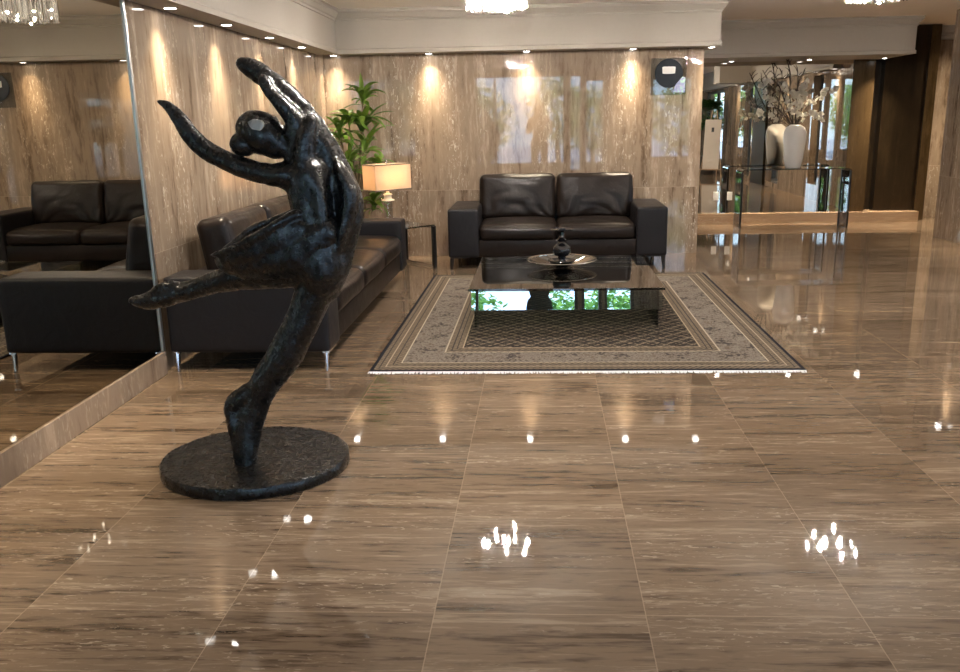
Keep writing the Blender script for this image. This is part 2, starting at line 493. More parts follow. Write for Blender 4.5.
structure('trim_8', boxes((3.75, 4.40, 3.55, 4.2, ZS, ZC)), M['plaster'])
structure('trim_9', boxes((4.47, XR, 4.28, 5.28, 0, ZS)), M['darkstone'])

# windows: frame with mullions, glass pane as a child
def window(n, plane, h, pos_, mull=(), deep=.08):
    a0, a1, z0, z1 = h
    t = .045
    bm = bmesh.new()
    parts = [(a0, a0 + t, z0, z1), (a1 - t, a1, z0, z1), (a0 + t, a1 - t, z0, z0 + t), (a0 + t, a1 - t, z1 - t, z1)] + [(x - t / 2, x + t / 2, z0 + t, z1 - t) for x in mull]
    for a, b, c, d in parts:
        if plane == 'x': box(bm, a, b, pos_ - deep / 2, pos_ + deep / 2, c, d)
        else: box(bm, pos_ - deep / 2, pos_ + deep / 2, a, b, c, d)
    o = structure('window_%d' % n, bm, M['windowframe'])
    bm = bmesh.new()
    if plane == 'x': vs = [bm.verts.new(v) for v in ((a0, pos_, z0), (a1, pos_, z0), (a1, pos_, z1), (a0, pos_, z1))]
    else: vs = [bm.verts.new(v) for v in ((pos_, a0, z0), (pos_, a1, z0), (pos_, a1, z1), (pos_, a0, z1))]
    bm.faces.new(vs); obj('pane', bm, M['pane'], o)
    # daylight portal
    L = bpy.data.lights.new('portal', 'AREA'); L.shape = 'RECTANGLE'; L.size = a1 - a0; L.size_y = z1 - z0
    L.cycles.is_portal = True
    lo = bpy.data.objects.new('daylight_portal', L); link(lo)
    if plane == 'x': lo.location = ((a0 + a1) / 2, pos_ - .09, (z0 + z1) / 2); lo.rotation_euler = (R(90), 0, 0)
    else: lo.location = (pos_ + .09, (a0 + a1) / 2, (z0 + z1) / 2); lo.rotation_euler = (R(90), 0, R(90))
window(1, 'x', rear_holes[0], -2.3, (-1.04,))
window(2, 'x', rear_holes[1], -2.3)
window(3, 'x', rear_holes[2], -2.3)
window(4, 'x', rear_holes[3], -2.3)
for i, h in enumerate(right_holes): window(5 + i, 'y', h, XR + .15, (-.4,) if i == 0 else ())

# ------------------------------------------------------------------ mirrors
t = thing('wall_mirror', 'large tinted wall mirror with steel edge on the left wall above a stone base', 'mirror', (-2.19, 1.2, .135))
obj('mirror_glass', boxes((-.009, .008, -3.4, 3.445, .004, 1.91)), M['mirror'], t)
obj('edge_strip', boxes((-.009, .016, 3.445, 3.468, 0, 1.915)), M['steel'], t)
t = thing('wall_mirror', 'wall mirror behind the glass console, standing on a stone plinth', 'mirror', (2.75, 11.54, .135))
obj('mirror_glass', boxes((-1.12, 1.215, -.02, .019, .001, 1.915)), M['mirror_far'], t)

# ------------------------------------------------------------------ downlights
def make_downlight():
    r = bpy.data.objects.new('downlight', None); link(r)
    bm = bmesh.new(); lathe(bm, [(.034, 0), (.034, -.006), (.042, -.006), (.044, -.001), (.044, 0)], 24, cap=False); obj('trim_ring', bm, M['chrome'], r)
    bm = bmesh.new(); lathe(bm, [(.001, -.001), (.034, -.001)], 24, cap=False); obj('lens', bm, M['lens'], r)
    return r
def spot(loc, power, size=92, blend=1.0, c=(1, .83, .60), aim=None):
    power *= 2.9
    for pw, sz in ((1.25, .56), (.42, 1.0)):
        L = bpy.data.lights.new('downlight_beam', 'SPOT'); L.energy = power * pw; L.spot_size = R(size * sz); L.spot_blend = blend; L.color = c; L.shadow_soft_size = .025
        o = bpy.data.objects.new('downlight_beam', L); link(o); o.location = loc
dl_proto = None
def downlight(x, y, z, label, group, power=30, **k):
    global dl_proto
    if dl_proto is None: dl_proto = d = make_downlight()
    else: d = copy_tree(dl_proto)
    d.location = (x, y, z); tag(d, label, 'downlight', group)
    spot((x, y, z - .012), power, **k)
order = ['nearest to the camera', 'second from the camera', 'third from the camera', 'fourth from the camera', 'fifth from the camera', 'in the corner by the plant']
wl = ['beside the mirror edge', 'second along from the mirror edge', 'third along from the mirror edge', 'fourth along, before the corner']
for i, y in enumerate([5.08, 5.98, 6.92, 7.85]):
    downlight(-2.105, y, ZS, 'small round downlight in the left soffit, ' + wl[i], 'downlights in the left soffit', 34)
for i, y in enumerate([1.9, 3.05, 4.18]):
    downlight(-2.105, y, ZS, 'small round downlight in the left soffit above the mirror, ' + order[i], 'downlights above the left mirror', 40)
bn = ['above the corner plant', 'above the lamp side of the back sofa', 'above the middle of the back sofa', 'beside the round wall plaque', 'at the right end past the wall edge']
for i, (x, y) in enumerate([(-2.07, 8.89), (-1.11, 8.9), (-.135, 8.9), (.915, 8.9), (1.68, 8.9)]):
    downlight(x, y, ZS, 'small round downlight in the back soffit, ' + bn[i], 'downlights in the back soffit', 34 if i < 4 else 18)
fn = ['above the easel reflection at the left', 'above the white vase', 'above the dark recess at the right']
for i, x in enumerate([2.39, 3.35, 4.27]):
    downlight(x, 11.32, ZS, 'small round downlight in the far soffit, ' + fn[i], 'downlights in the far soffit', 95)
rn = ['last of the row at the far end', 'second from the far end', 'third from the far end', 'fourth from the far end', 'fifth from the far end', 'sixth from the far end']
for i, y in enumerate([9.29, 8.38, 7.47, 6.56, 4.7, 2.6]):
    downlight(4.455, y, ZS, 'small round downlight in the right soffit, ' + rn[i], 'downlights in the right soffit', 40)
downlight(5.6, 11.3, ZC, 'round downlight in the hall ceiling beyond the right wall', 'hall downlights', 130, size=140)

# ------------------------------------------------------------------ chandeliers
def chandelier(x, y, label, first=None):
    if first is not None:
        c = copy_tree(first); c.location = (x, y, ZC); return tag(c, label, 'chandelier', 'crystal chandeliers')
    t = thing('chandelier', label, 'chandelier', (x, y, ZC), 0, 'crystal chandeliers')
    bm = bmesh.new(); lathe(bm, [(.10, 0), (.10, -.02), (.09, -.025), (.02, -.025), (.02, -.06), (.001, -.06)], 40)
    for r_ in (.235, .17, .10): lathe(bm, [(r_ + .006, -.058), (r_ + .006, -.072), (r_ - .006, -.072), (r_ - .006, -.058), (r_ + .006, -.058)], 40, cap=False)
    for a in range(3): box(bm, -.24, .24, -.006, .006, -.066, -.056, M=Matrix.Rotation(R(60 * a), 4, 'Z'))
    obj('ceiling_plate', bm, M['chrome'], t)
    proto = None
    for rr, n, z0, z1 in ((.235, 40, -.068, 0), (.17, 26, -.074, 0), (.10, 14, -.08, 0)):
        for i in range(n):
            a = 2 * math.pi * i / n + rr * 9
            if proto is None:
                bm = bmesh.new(); lathe(bm, [(.003, .0), (.0095, -.008), (.0095, -.165), (.006, -.172), (.001, -.18)], 6)
                o = proto = obj('crystal_rod', bm, M['crystal'], t)
            else:
                o = proto.copy(); col.objects.link(o); o.parent = t
            o.location = (rr * math.cos(a), rr * math.sin(a), z0 + random.uniform(-.006, .0)); o.rotation_euler = (0, 0, a)
    bp = None
    for i in range(11):
        a = 2 * math.pi * i / (7 if i < 7 else 4) + .3
        if bp is None:
            bm = bmesh.new(); ball(bm, (0, 0, 0), .007, sub=2); bp = o = obj('bulb', bm, M['bulb'], t, True)
        else:
            o = bp.copy(); col.objects.link(o); o.parent = t
        r_ = .203 if i < 7 else .085
        o.location = (r_ * math.cos(a), r_ * math.sin(a), -.165 - .045 * ((i * 2) % 3) * .9)
    return t
c1 = chandelier(-.33, 6.93, 'crystal rod chandelier on the ceiling before the back sofa soffit')
c2 = chandelier(2.53, 6.93, 'crystal rod chandelier on the ceiling to the right, before the far console', c1)
c3 = chandelier(-.33, 3.5, 'crystal rod chandelier on the ceiling above the statue side, near the camera', c1)
c4 = chandelier(2.53, 3.5, 'crystal rod chandelier on the ceiling near the camera at the right', c1)

# ------------------------------------------------------------------ sofas
def build_sofa(label, w, d, arm, arm_h, seats, loc, rz, cush_h=.45, back_h=.85, back_inset=0.0, seat_base=.28):
    """local: x along the width, front at -y"""
    t = thing('leather_sofa', label, 'sofa', loc, rz)
    x0, x1 = -w / 2, w / 2; yf, yb = -d / 2, d / 2
    ft = .115
    for s in (-1, 1):
        bm = bmesh.new()
        cx = s * (w / 2 - arm / 2)
        soft_box(bm, (cx, 0, ft + (arm_h - ft) / 2), (arm, d, arm_h - ft), .022, (.004, .004, .008), 18, .0022, seed=s + 3)
        obj('armrest', bm, M['leather_side'], t, True)
    iw = w - 2 * arm
    bm = bmesh.new(); box(bm, -iw / 2 - .003, iw / 2 + .003, yf + .015, yb - .02, ft + .005, seat_base, .012, 3)
    for k in range(1, seats): pass
    obj('seat_base', bm, M['leather'], t, True, 40)
    bm = bmesh.new(); box(bm, -iw / 2 - .003, iw / 2 + .003, yb - .15, yb - .004, ft + .02, arm_h - .03, .03, 3)
    obj('back_frame', bm, M['leather'], t, True, 40)
    cw = iw / seats
    for i in range(seats):
        cx = -iw / 2 + cw * (i + .5)
        bm = bmesh.new()
        def sh(p, q):
            # crowned top, front edge rolled over
            p = p.copy()
            if q.y < -.6: p.z -= .012 * (-q.y - .6) / .4
            return p
        soft_box(bm, (cx, yf + .375, (seat_base + cush_h) / 2), (cw - .008, .75, cush_h - seat_base), .05, (.004, .02, .022), 20, .004, seed=i + 11, shape=sh)
        obj('seat_cushion', bm, M['leather'], t, True)
    bw = (iw - 2 * back_inset) / seats
    for i in range(seats):
        cx = -iw / 2 + back_inset + bw * (i + .5)
        bm = bmesh.new()
        def sb(p, q, i=i):
            p = p.copy()
            if q.y < 0:  # creases fanning from the lower corners
                u = p.x / (bw / 2); v = (p.z) / .25
                r1 = math.hypot(u - .95, v + 1.0); a1 = math.atan2(v + 1.0, .95 - u)
                r2 = math.hypot(u + .95, v + 1.0); a2 = math.atan2(v + 1.0, .95 + u)
                rg = lambda x: 1 - 2 * abs(math.sin(x)) ** .7
                wv = rg(a1 * 6.5 + .9 * math.sin(r1 * 4 + i)) * max(0, 1 - r1 / 1.7) * min(1, r1 * 3) + rg(a2 * 5.5 + i * 1.7 + .8 * math.sin(r2 * 5)) * max(0, 1 - r2 / 1.6) * min(1, r2 * 3)
                p.y += .017 * wv * min(1, -q.y * 1.4) * (1 - abs(q.x) ** 6)
            return p
        Mx = Matrix.Rotation(R(-9), 4, 'X')
        soft_box(bm, (cx, yb - .215, (cush_h - .02 + back_h) / 2), (bw - .010, .21, back_h - cush_h + .03), .055, (.004, .030, .006), 36, .006, seed=i + 31, M=Mx, shape=sb)
        obj('back_cushion', bm, M['leather'], t, True)
    for sx in (-1, 1):
        for yy in (yf + .028, yb - .03):
            bm = bmesh.new()
            x = sx * (w / 2 - .035)
            tube(bm, [(x, yy, ft + .012), (x + sx * .012, yy, .0)], [.016, .010], 8, squash=[.022, .014], side=(1, 0, 0))
            box(bm, x - sx * .16 if sx > 0 else x - .02, x + .02 if sx > 0 else x + .16, yy - .02, yy + .02, ft - .008, ft + .008)
            obj('leg', bm, M['chrome'] if w > 2.5 else M['darkmetal'], t, True, 40)
    return t
build_sofa('dark brown leather two-seat sofa against the back stone wall, facing the camera', 2.08, .87, .293, .578, 2, (.15, 8.535, 0), 0, cush_h=.43, back_inset=-.025)
build_sofa('long dark leather three-seat sofa along the left wall behind the statue', 2.95, .94, .27, .56, 3, (-1.69, 6.165, 0), R(90), cush_h=.44, back_h=.85, back_inset=.06)

# ------------------------------------------------------------------ rug
t = thing('rug', 'patterned oriental rug with dark edge and pale fringe on the stone floor', 'rug', (.242, 6.21, 0))
bm = bmesh.new(); box(bm, -1.235, 1.235, -1.55, 1.55, .001, .012, .004, 2); obj('pile', bm, M['rug'], t)
for s in (-1, 1):
    bm = bmesh.new()
    for i in range(330):
        x = -1.232 + 2.464 * i / 329
        l = random.uniform(.022, .038); dx = random.uniform(-.006, .006)
        y0 = s * 1.549
        vs = [bm.verts.new(v) for v in ((x - .0045, y0, .008), (x + .0045, y0, .008), (x + .004 + dx, y0 + s * l, .002), (x - .004 + dx, y0 + s * l, .002))]
        bm.faces.new(vs)
    obj('fringe', bm, M['fringe'], t)

# ------------------------------------------------------------------ coffee table with tray and ornament
t = thing('coffee_table', 'low square glass coffee table with mirrored apron standing on the rug', 'coffee table', (.165, 6.29, .012))
bm = bmesh.new(); box(bm, -.655, .655, -.69, .69, .270, .288, .003, 2); obj('table_top', bm, M['glasstop'], t)
for s in (-1, 1):
    bm = bmesh.new(); box(bm, s * .62 - .006, s * .62 + .006, -.60, .60, 0, .270); obj('side_panel', bm, M['glass'], t)
for s in (-1, 1):
    bm = bmesh.new(); box(bm, -.64, .64, -.006, .006, -.065, .065, M=Matrix.Translation((0, s * .665, .204)) @ Matrix.Rotation(R(-9.5 * s * -1), 4, 'X'))
    obj('apron', bm, M['apron'], t)
TT = .3
t = thing('tray', 'wide round glass dish with a silver rim on the glass coffee table', 'dish', (.155, 6.45, TT))
bm = bmesh.new(); lathe(bm, [(.001, .005), (.10, .005), (.13, .012), (.20, .036), (.255, .058), (.257, .054), (.203, .031), (.132, .007), (.105, 0), (.001, 0)], 56, cap=False); obj('dish', bm, M['dish'], t, True, 50)
bm = bmesh.new(); lathe(bm, [(.246, .0555), (.247, .060), (.264, .063), (.266, .060), (.252, .054), (.246, .0555)], 64, cap=False); obj('rim', bm, M['silver'], t, True, 50)
t = thing('ornament', 'black glossy turned pedestal ornament standing on the silver tray', 'ornament', (.155, 6.45, TT + .0055))
bm = bmesh.new(); lathe(bm, [(.001, 0), (.045, 0), (.05, .006), (.085, .02), (.105, .045), (.103, .05), (.08, .035), (.04, .03), (.028, .045), (.026, .06), (.001, .06)], 40, cap=False); obj('bowl', bm, M['black_glaze'], t, True, 50)
bm = bmesh.new(); lathe(bm, [(.026, .058), (.032, .066), (.028, .074), (.05, .082), (.068, .105), (.073, .128), (.066, .15), (.046, .168), (.03, .176), (.026, .19), (.034, .196), (.036, .204), (.028, .21), (.02, .22), (.018, .245), (.024, .25), (.024, .26), (.016, .266)], 40); obj('baluster', bm, M['black_glaze'], t, True, 50)
bm = bmesh.new(); lathe(bm, [(.016, .264), (.03, .272), (.085, .278), (.088, .284), (.084, .286), (.03, .282), (.028, .292), (.012, .294)], 40); obj('top_dish', bm, M['black_glaze'], t, True, 50)

# ------------------------------------------------------------------ corner table, lamp, plant
t = thing('side_table', 'low glass corner table with dark metal legs between the two sofas', 'side table', (-1.468, 8.18, 0), R(45))
LX, LY = .36, .235
bm = bmesh.new(); box(bm, -LX - .01, LX + .01, -LY - .01, LY + .01, .405, .42, .003, 2); obj('table_top', bm, M['glasstop'], t)
for sx in (-1, 1):
    for sy in (-1, 1):
        bm = bmesh.new(); box(bm, sx * LX - .018, sx * LX + .018, sy * LY - .018, sy * LY + .018, 0, .405, .002, 1); obj('leg', bm, M['darkmetal'], t)
    bm = bmesh.new(); box(bm, sx * LX - .014, sx * LX + .014, -LY + .018, LY - .018, 0.002, .026); box(bm, sx * LX - .014, sx * LX + .014, -LY + .018, LY - .018, .383, .405); obj('rail', bm, M['chrome'], t)
t = thing('table_lamp', 'lit table lamp with cream rectangular shade on the corner table', 'lamp', (-1.47, 8.22, .42), R(45))
bm = bmesh.new(); box(bm, -.075, .075, -.075, .075, 0, .018, .003); obj('base', bm, M['chrome'], t)
bm = bmesh.new(); box(bm, -.03, .03, -.03, .03, .018, .235, .004); obj('crystal_column', bm, M['crystalbase'], t)
bm = bmesh.new(); lathe(bm, [(.03, .235), (.062, .24), (.06, .25), (.036, .258), (.034, .29), (.044, .295), (.042, .303), (.018, .31), (.012, .33)], 32); obj('cap', bm, M['cream'], t, True, 40)
bm = bmesh.new(); lathe(bm, [(.007, .33), (.007, .60), (.018, .604), (.012, .622), (.004, .628)], 16); obj('rod', bm, M['chrome'], t, True, 40)
bm = bmesh.new(); ball(bm, (.06, 0, .44), .03, sub=2); ball(bm, (-.06, 0, .44), .03, sub=2); obj('bulb', bm, M['lampbulb'], t, True)
bm = bmesh.new()
for s in ((-.205, .205, -.105, -.102), (-.205, .205, .102, .105), (-.205, -.202, -.102, .102), (.202, .205, -.102, .102)): box(bm, s[0], s[1], s[2], s[3], .345, .585)
sh = obj('lamp_shade', bm, M['shade'], t)
for k, z in enumerate((.343, .578)):
    bm = bmesh.new()
    for s in ((-.209, .209, -.109, -.103), (-.209, .209, .103, .109), (-.209, -.203, -.103, .103), (.203, .209, -.103, .103)): box(bm, s[0], s[1], s[2], s[3], z, z + .009)
    o = obj('trim_band', bm, M['chrome'], sh)
for x in (-.1, .1):
    bm = bmesh.new(); tube(bm, [(x, -.03, .40), (x, -.03, .27)], .0022, 6); ball(bm, (x, -.03, .262), .007, sub=1); obj('pull_chain', bm, M['chrome'], t)
for dx in (.045, -.045):
    L = bpy.data.lights.new('lamp_glow', 'POINT'); L.energy = 1.7; L.color = (1, .78, .55); L.shadow_soft_size = .03
    o = bpy.data.objects.new('lamp_glow', L); link(o); o.location = (-1.47 + dx, 8.22 + dx, .42 + .50)

def leaf(bm, base, az, elev, length, width, droop, twist=0, n=7):
    d = Vector((math.cos(az) * math.cos(elev), math.sin(az) * math.cos(elev), math.sin(elev)))
    p = Vector(base); el = elev; prev = None
    side0 = Vector((-math.sin(az), math.cos(az), 0))
    for i in range(n + 1):
        s = i / n
        w = width * (math.sin(math.pi * min(1, s * .92 + .08)) ** .8) * (1 if i < n else 0) + .0006
        d = Vector((math.cos(az) * math.cos(el), math.sin(az) * math.cos(el), math.sin(el)))
        nrm = side0.cross(d).normalized()
        sd = (side0 * math.cos(twist * s) + nrm * math.sin(twist * s))
        row = [bm.verts.new(p - sd * w + nrm * w * .35), bm.verts.new(p), bm.verts.new(p + sd * w + nrm * w * .35)]
        if prev:
            bm.faces.new((prev[0], prev[1], row[1], row[0])); bm.faces.new((prev[1], prev[2], row[2], row[1]))
        prev = row
        p = p + d * (length / n); el -= droop / n
t = thing('potted_plant', 'tall green dracaena plant in the corner behind the table lamp', 'plant', (-1.86, 8.66, 0))
bm = bmesh.new(); lathe(bm, [(.001, 0), (.12, 0), (.125, .01), (.16, .30), (.165, .31), (.15, .31), (.145, .27), (.001, .27)], 36, cap=False); obj('pot', bm, M['pot'], t, True, 40)
bm = bmesh.new(); lathe(bm, [(.001, .275), (.144, .272)], 24, cap=False); obj('soil', bm, M['soil'], t)
def pl(px, py, Y=8.62):
    v = at_depth(px, py, Y); return Vector((v.x + 1.86, v.y - 8.66, v.z))
crowns = [(362, 128, 20, .40), (363, 100, 12, .34), (340, 138, 18, .36), (350, 170, 20, .38), (379, 168, 16, .34), (345, 195, 12, .28), (374, 205, 14, .26), (336, 168, 14, .34), (366, 150, 16, .36), (348, 118, 10, .3)]
fol = bmesh.new(); st = bmesh.new()
for i, (cx, cy, n, ln) in enumerate(crowns):
    c = pl(cx, cy)
    b0 = Vector((random.uniform(-.06, .06), random.uniform(-.05, .05), .272))
    mid = (b0 + c) / 2 + Vector((random.uniform(-.03, .03), random.uniform(-.03, .03), 0))
    tube(st, [b0, mid, c], [.014, .011, .007], 7)
    n = int(n * 1.5)
    for k in range(n):
        az = 2 * math.pi * (k * .382 + i * .17)
        e = R(random.choice([75, 55, 35, 15]) + random.uniform(-10, 10)) if i else R(80 - 70 * k / n)
        l = ln * random.uniform(.75, 1.1)
        if math.sin(az) > .2: l *= .6     # wall side
        if math.cos(az) < -.3: l *= .85
        leaf(fol, c + Vector((0, 0, -.06 + .006 * k)), az, e, l, random.uniform(.020, .032), R(random.uniform(60, 130)), random.uniform(-.5, .5))
    if i in (1,): leaf(fol, c, R(-100), R(88), .26, .024, R(12))
for b in (fol,):
    for v in b.verts:
        v.co.x = max(v.co.x, -.32); v.co.y = min(v.co.y, .31)
obj('foliage', fol, M['leaf'], t, True)
obj('canes', st, M['cane'], t, True)

# ------------------------------------------------------------------ wall plaque (disc in a square plate, reflections built as solid pieces)
pc = at_depth(668.5, 75.5, YB)
t = thing('wall_plaque', 'square glass plaque with a round dark panel high on the back wall', 'plaque', (pc.x, YB, pc.z))
bm = bmesh.new(); box(bm, -.175, .175, -.012, -.001, -.185, .165, .002, 1); obj('plate', bm, glass_mat('plaque glass', (.85, .87, .88), .5, 0), t)
bm = bmesh.new(); lathe(bm, [(.001, 0), (.138, 0), (.14, -.002), (.14, -.005), (.001, -.005)], 56, cap=False)
bmesh.ops.transform(bm, matrix=Matrix.Translation((0, -.012, .02)) @ Matrix.Rotation(R(-90), 4, 'X'), verts=bm.verts)
d = obj('disc', bm, plain('dark blue black panel', (.006, .009, .014), .4, 0, .2), t, True, 40); 
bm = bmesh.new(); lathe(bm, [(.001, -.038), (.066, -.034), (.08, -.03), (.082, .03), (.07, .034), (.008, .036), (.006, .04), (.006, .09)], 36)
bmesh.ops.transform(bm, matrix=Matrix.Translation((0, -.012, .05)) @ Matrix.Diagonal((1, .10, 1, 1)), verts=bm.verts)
obj('drum_reflection', bm, M['white_ceramic'], t, True, 40)  # drum lamp mirrored in the disc, modelled as a flat white relief
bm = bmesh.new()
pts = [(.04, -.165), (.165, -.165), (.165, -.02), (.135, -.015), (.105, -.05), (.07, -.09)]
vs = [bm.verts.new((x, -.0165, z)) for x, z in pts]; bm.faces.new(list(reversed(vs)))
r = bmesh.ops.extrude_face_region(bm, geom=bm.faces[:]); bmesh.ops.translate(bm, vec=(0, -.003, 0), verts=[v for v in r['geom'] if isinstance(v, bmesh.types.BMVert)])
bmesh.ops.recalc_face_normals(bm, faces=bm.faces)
def reflection_mat():
    m = NT('painted reflection'); p = m.pos()
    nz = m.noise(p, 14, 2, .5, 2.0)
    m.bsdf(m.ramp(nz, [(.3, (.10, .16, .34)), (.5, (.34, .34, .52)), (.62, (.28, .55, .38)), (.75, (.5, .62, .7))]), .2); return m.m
obj('corner_reflection', bm, reflection_mat(), t)  # reflection in the plate's corner, painted on a separate piece

# ------------------------------------------------------------------ console, vase, flowers
t = thing('console_table', 'smoked bent-glass console table standing before the far mirror', 'console table', (3.175, 11.10, 0))
bm = bmesh.new()
W2, Hc, rr, th = .675, .738, .05, .014
def arc(cx, cz, r, a0, a1, n=6): return [(cx + r * math.cos(R(a0 + (a1 - a0) * i / n)), cz + r * math.sin(R(a0 + (a1 - a0) * i / n))) for i in range(n + 1)]
outer = [(-W2, 0)] + arc(-W2 + rr, Hc - rr, rr, 180, 90) + arc(W2 - rr, Hc - rr, rr, 90, 0) + [(W2, 0)]
inner = [(-W2 + th, 0)] + arc(-W2 + rr, Hc - rr, rr - th, 180, 90) + arc(W2 - rr, Hc - rr, rr - th, 90, 0) + [(W2 - th, 0)]
rings = []
for y in (-.165, .165):
    rings.append(([bm.verts.new((x, y, z)) for x, z in outer], [bm.verts.new((x, y, z)) for x, z in inner]))
n = len(outer)
for i in range(n - 1):
    o0, i0 = rings[0]; o1, i1 = rings[1]
    bm.faces.new((o0[i], o1[i], o1[i + 1], o0[i + 1])); bm.faces.new((i0[i], i0[i + 1], i1[i + 1], i1[i]))
    bm.faces.new((o0[i], o0[i + 1], i0[i + 1], i0[i])); bm.faces.new((o1[i], i1[i], i1[i + 1], o1[i + 1]))
for k in (0, n - 1): bm.faces.new((rings[0][0][k], rings[0][1][k], rings[1][1][k], rings[1][0][k]))
bmesh.ops.recalc_face_normals(bm, faces=bm.faces)
obj('glass_shell', bm, M['smoked'], t)
for x in (-.675, .652):
    for y in (-.168, .146):
        bm = bmesh.new(); box(bm, x, x + .023, y, y + .022, 0.0, .70); obj('edge_strip', bm, M['darkmetal'], t)

VX, VY, VZ = 3.165, 11.09, .7385
bm = bmesh.new(); lathe(bm, [(.001, 0), (.085, 0), (.095, .012), (.115, .12), (.132, .28), (.138, .37), (.134, .44), (.112, .495), (.075, .522), (.06, .53), (.056, .522), (.07, .51), (.09, .48), (.001, .46)], 44, cap=False)
tag(obj('vase', bm, M['white_ceramic'], None, True, 60), 'tall rounded white ceramic vase on the glass console', 'vase').location = (VX, VY, VZ)
def blossom_mesh():
    bm = bmesh.new()
    for k in range(6):
        a = 2 * math.pi * k / 6 + (.2 if k % 2 else 0)
        leaf(bm, (0, 0, 0), a, R(38 if k % 2 else 15), .042 if k % 2 else .048, .019, R(35), 0, 4)
    return bm
bl = obj('blossom', blossom_mesh(), M['petal'], None, True)
bl_me = bl.data; bpy.data.objects.remove(bl)
def branch(px_pts, label, nb, seed, yo=0):
    random.seed(seed)
    t = thing('blossom_branch', label, 'flower branch', (VX, VY, VZ + .5), 0, 'white blossom branches in the vase')
    pts = []
    n = len(px_pts)
    for i, (px, py) in enumerate(px_pts):
        v = at_depth(px, py, VY + yo * i / (n - 1)); pts.append(tuple(v - Vector((VX, VY, VZ + .5))))
    pts[0] = (pts[0][0] * .5, 0, -.02)
    P = catmull(pts, 6)
    bm = bmesh.new(); tube(bm, P, [.006 - .004 * i / len(P) for i in range(len(P))], 6); obj('stem', bm, M['twig'], t, True)
    nb = int(nb * 1.5)
    for k in range(nb):
        f = .30 + .70 * (k + .5) / nb
        p = Vector(P[min(len(P) - 1, int(f * (len(P) - 1)))])
        o = bpy.data.objects.new('blossom', bl_me); link(o, t)
        o.location = p + Vector((random.uniform(-.035, .035), random.uniform(-.05, .02), random.uniform(-.03, .03)))
        o.rotation_euler = (R(random.uniform(40, 120)), R(random.uniform(-40, 40)), R(random.uniform(-60, 60)))
        s = random.uniform(.75, 1.15); o.scale = (s, s, s)
brs = [([(793, 122), (778, 112), (768, 98), (763, 84), (772, 82)], 9, 'leaning left with its tip high'),
       ([(792, 122), (776, 118), (764, 116), (759, 110)], 6, 'drooping to the lower left'),
       ([(794, 122), (790, 108), (787, 95), (782, 80)], 10, 'rising upright left of centre'),
       ([(795, 122), (800, 105), (803, 92), (806, 82)], 12, 'rising upright in the middle'),
       ([(796, 122), (806, 108), (816, 98), (826, 92), (836, 86)], 9, 'reaching far out to the upper right'),
       ([(796, 122), (806, 116), (816, 114), (822, 118)], 8, 'bending low to the right'),
       ([(794, 122), (796, 112), (797, 102), (793, 90)], 10, 'short and full at the front')]
for i, (p, nb, l) in enumerate(brs): branch(p, 'branch of white blossoms in the vase, ' + l, nb, 40 + i, yo=-.12 if i in (3, 6) else (.08 if i == 2 else -.04))
tw = [([(792, 122), (782, 105), (772, 85), (762, 70)], 'leaning furthest left'), ([(793, 122), (786, 100), (779, 82), (774, 74)], 'second from the left'), ([(793, 122), (790, 95), (790, 75), (787, 60), (791, 66)], 'tallest, hooked at the tip'),
      ([(795, 122), (795, 98), (798, 80), (797, 67)], 'upright right of the tallest'), ([(796, 122), (803, 102), (800, 84), (806, 70)], 'leaning right'), ([(794, 122), (780, 112), (771, 104), (766, 92)], 'lowest on the left')]
for i, (p, l) in enumerate(tw):
    random.seed(90 + i)
    pts = [tuple(at_depth(px + (0 if k == 0 else random.uniform(-2, 2)), py, VY + .03 * k) - Vector((VX, VY, VZ + .5))) for k, (px, py) in enumerate(p)]
    pts[0] = (pts[0][0] * .5, 0, -.02)
    P = catmull(pts, 6); bm = bmesh.new()
    tube(bm, P, [.009 - .005 * k / len(P) for k in range(len(P))], 6)
    for k in range(7):
        q = Vector(P[int(len(P) * (.35 + .09 * k))]) if int(len(P) * (.35 + .09 * k)) < len(P) else Vector(P[-1])
        a = random.uniform(0, 6.28)
        e = q + Vector((math.cos(a) * .07, math.sin(a) * .04, random.uniform(.02, .09)))
        tube(bm, [q, (q + e) / 2 + Vector((0, 0, .012)), e], [.005, .004, .003], 5)
    o = obj('bare_twig', bm, M['twig'], None, True); o.location = (VX, VY, VZ + .5)
    tag(o, 'dark bare twig in the white vase, ' + l, 'twig', 'dark twigs in the vase')
for x, l in ((2.31, 'left of the console'), (2.49, 'behind the left end of the console')):
    t = thing('wall_socket', 'small white socket plate low on the far mirror, ' + l, 'socket', (x, 11.52, .36), 0, 'sockets on the far mirror')
    bm = bmesh.new(); box(bm, -.035, .035, -.007, 0, -.055, .055, .003, 2); obj('plate', bm, M['socket'], t)
    bm = bmesh.new(); box(bm, -.014, .014, -.009, -.006, -.032, -.008, .002, 1); box(bm, -.014, .014, -.009, -.006, .008, .032, .002, 1); obj('outlet', bm, M['socket'], t)

# ------------------------------------------------------------------ easel, sign and shrub seen in the far mirror
t = thing('easel', 'tripod easel by the right wall, seen in the far mirror', 'easel', (4.02, 2.45, 0), R(28))
for a in (-.26, .26):
    bm = bmesh.new(); tube(bm, [(a, .16, 0), (a * .2, 0, 1.5)], .012, 8); obj('leg', bm, M['wood'], t)
bm = bmesh.new(); tube(bm, [(0, -.35, 0), (0, -.02, 1.45)], .012, 8); obj('leg', bm, M['wood'], t)
bm = bmesh.new(); box(bm, -.25, .25, .14, .19, .16, .185); obj('ledge', bm, M['wood'], t)
t = thing('sign_board', 'tall pale sign board with a small dark mark, propped on the easel', 'sign', (4.02 - .18 * math.sin(R(28)), 2.45 + .18 * math.cos(R(28)), .187), R(28))
Mx = Matrix.Rotation(R(6), 4, 'X')
bm = bmesh.new(); box(bm, -.19, .19, -.012, .0, 0, 1.12, .002, 1, M=Mx); obj('board', bm, M['board'], t)
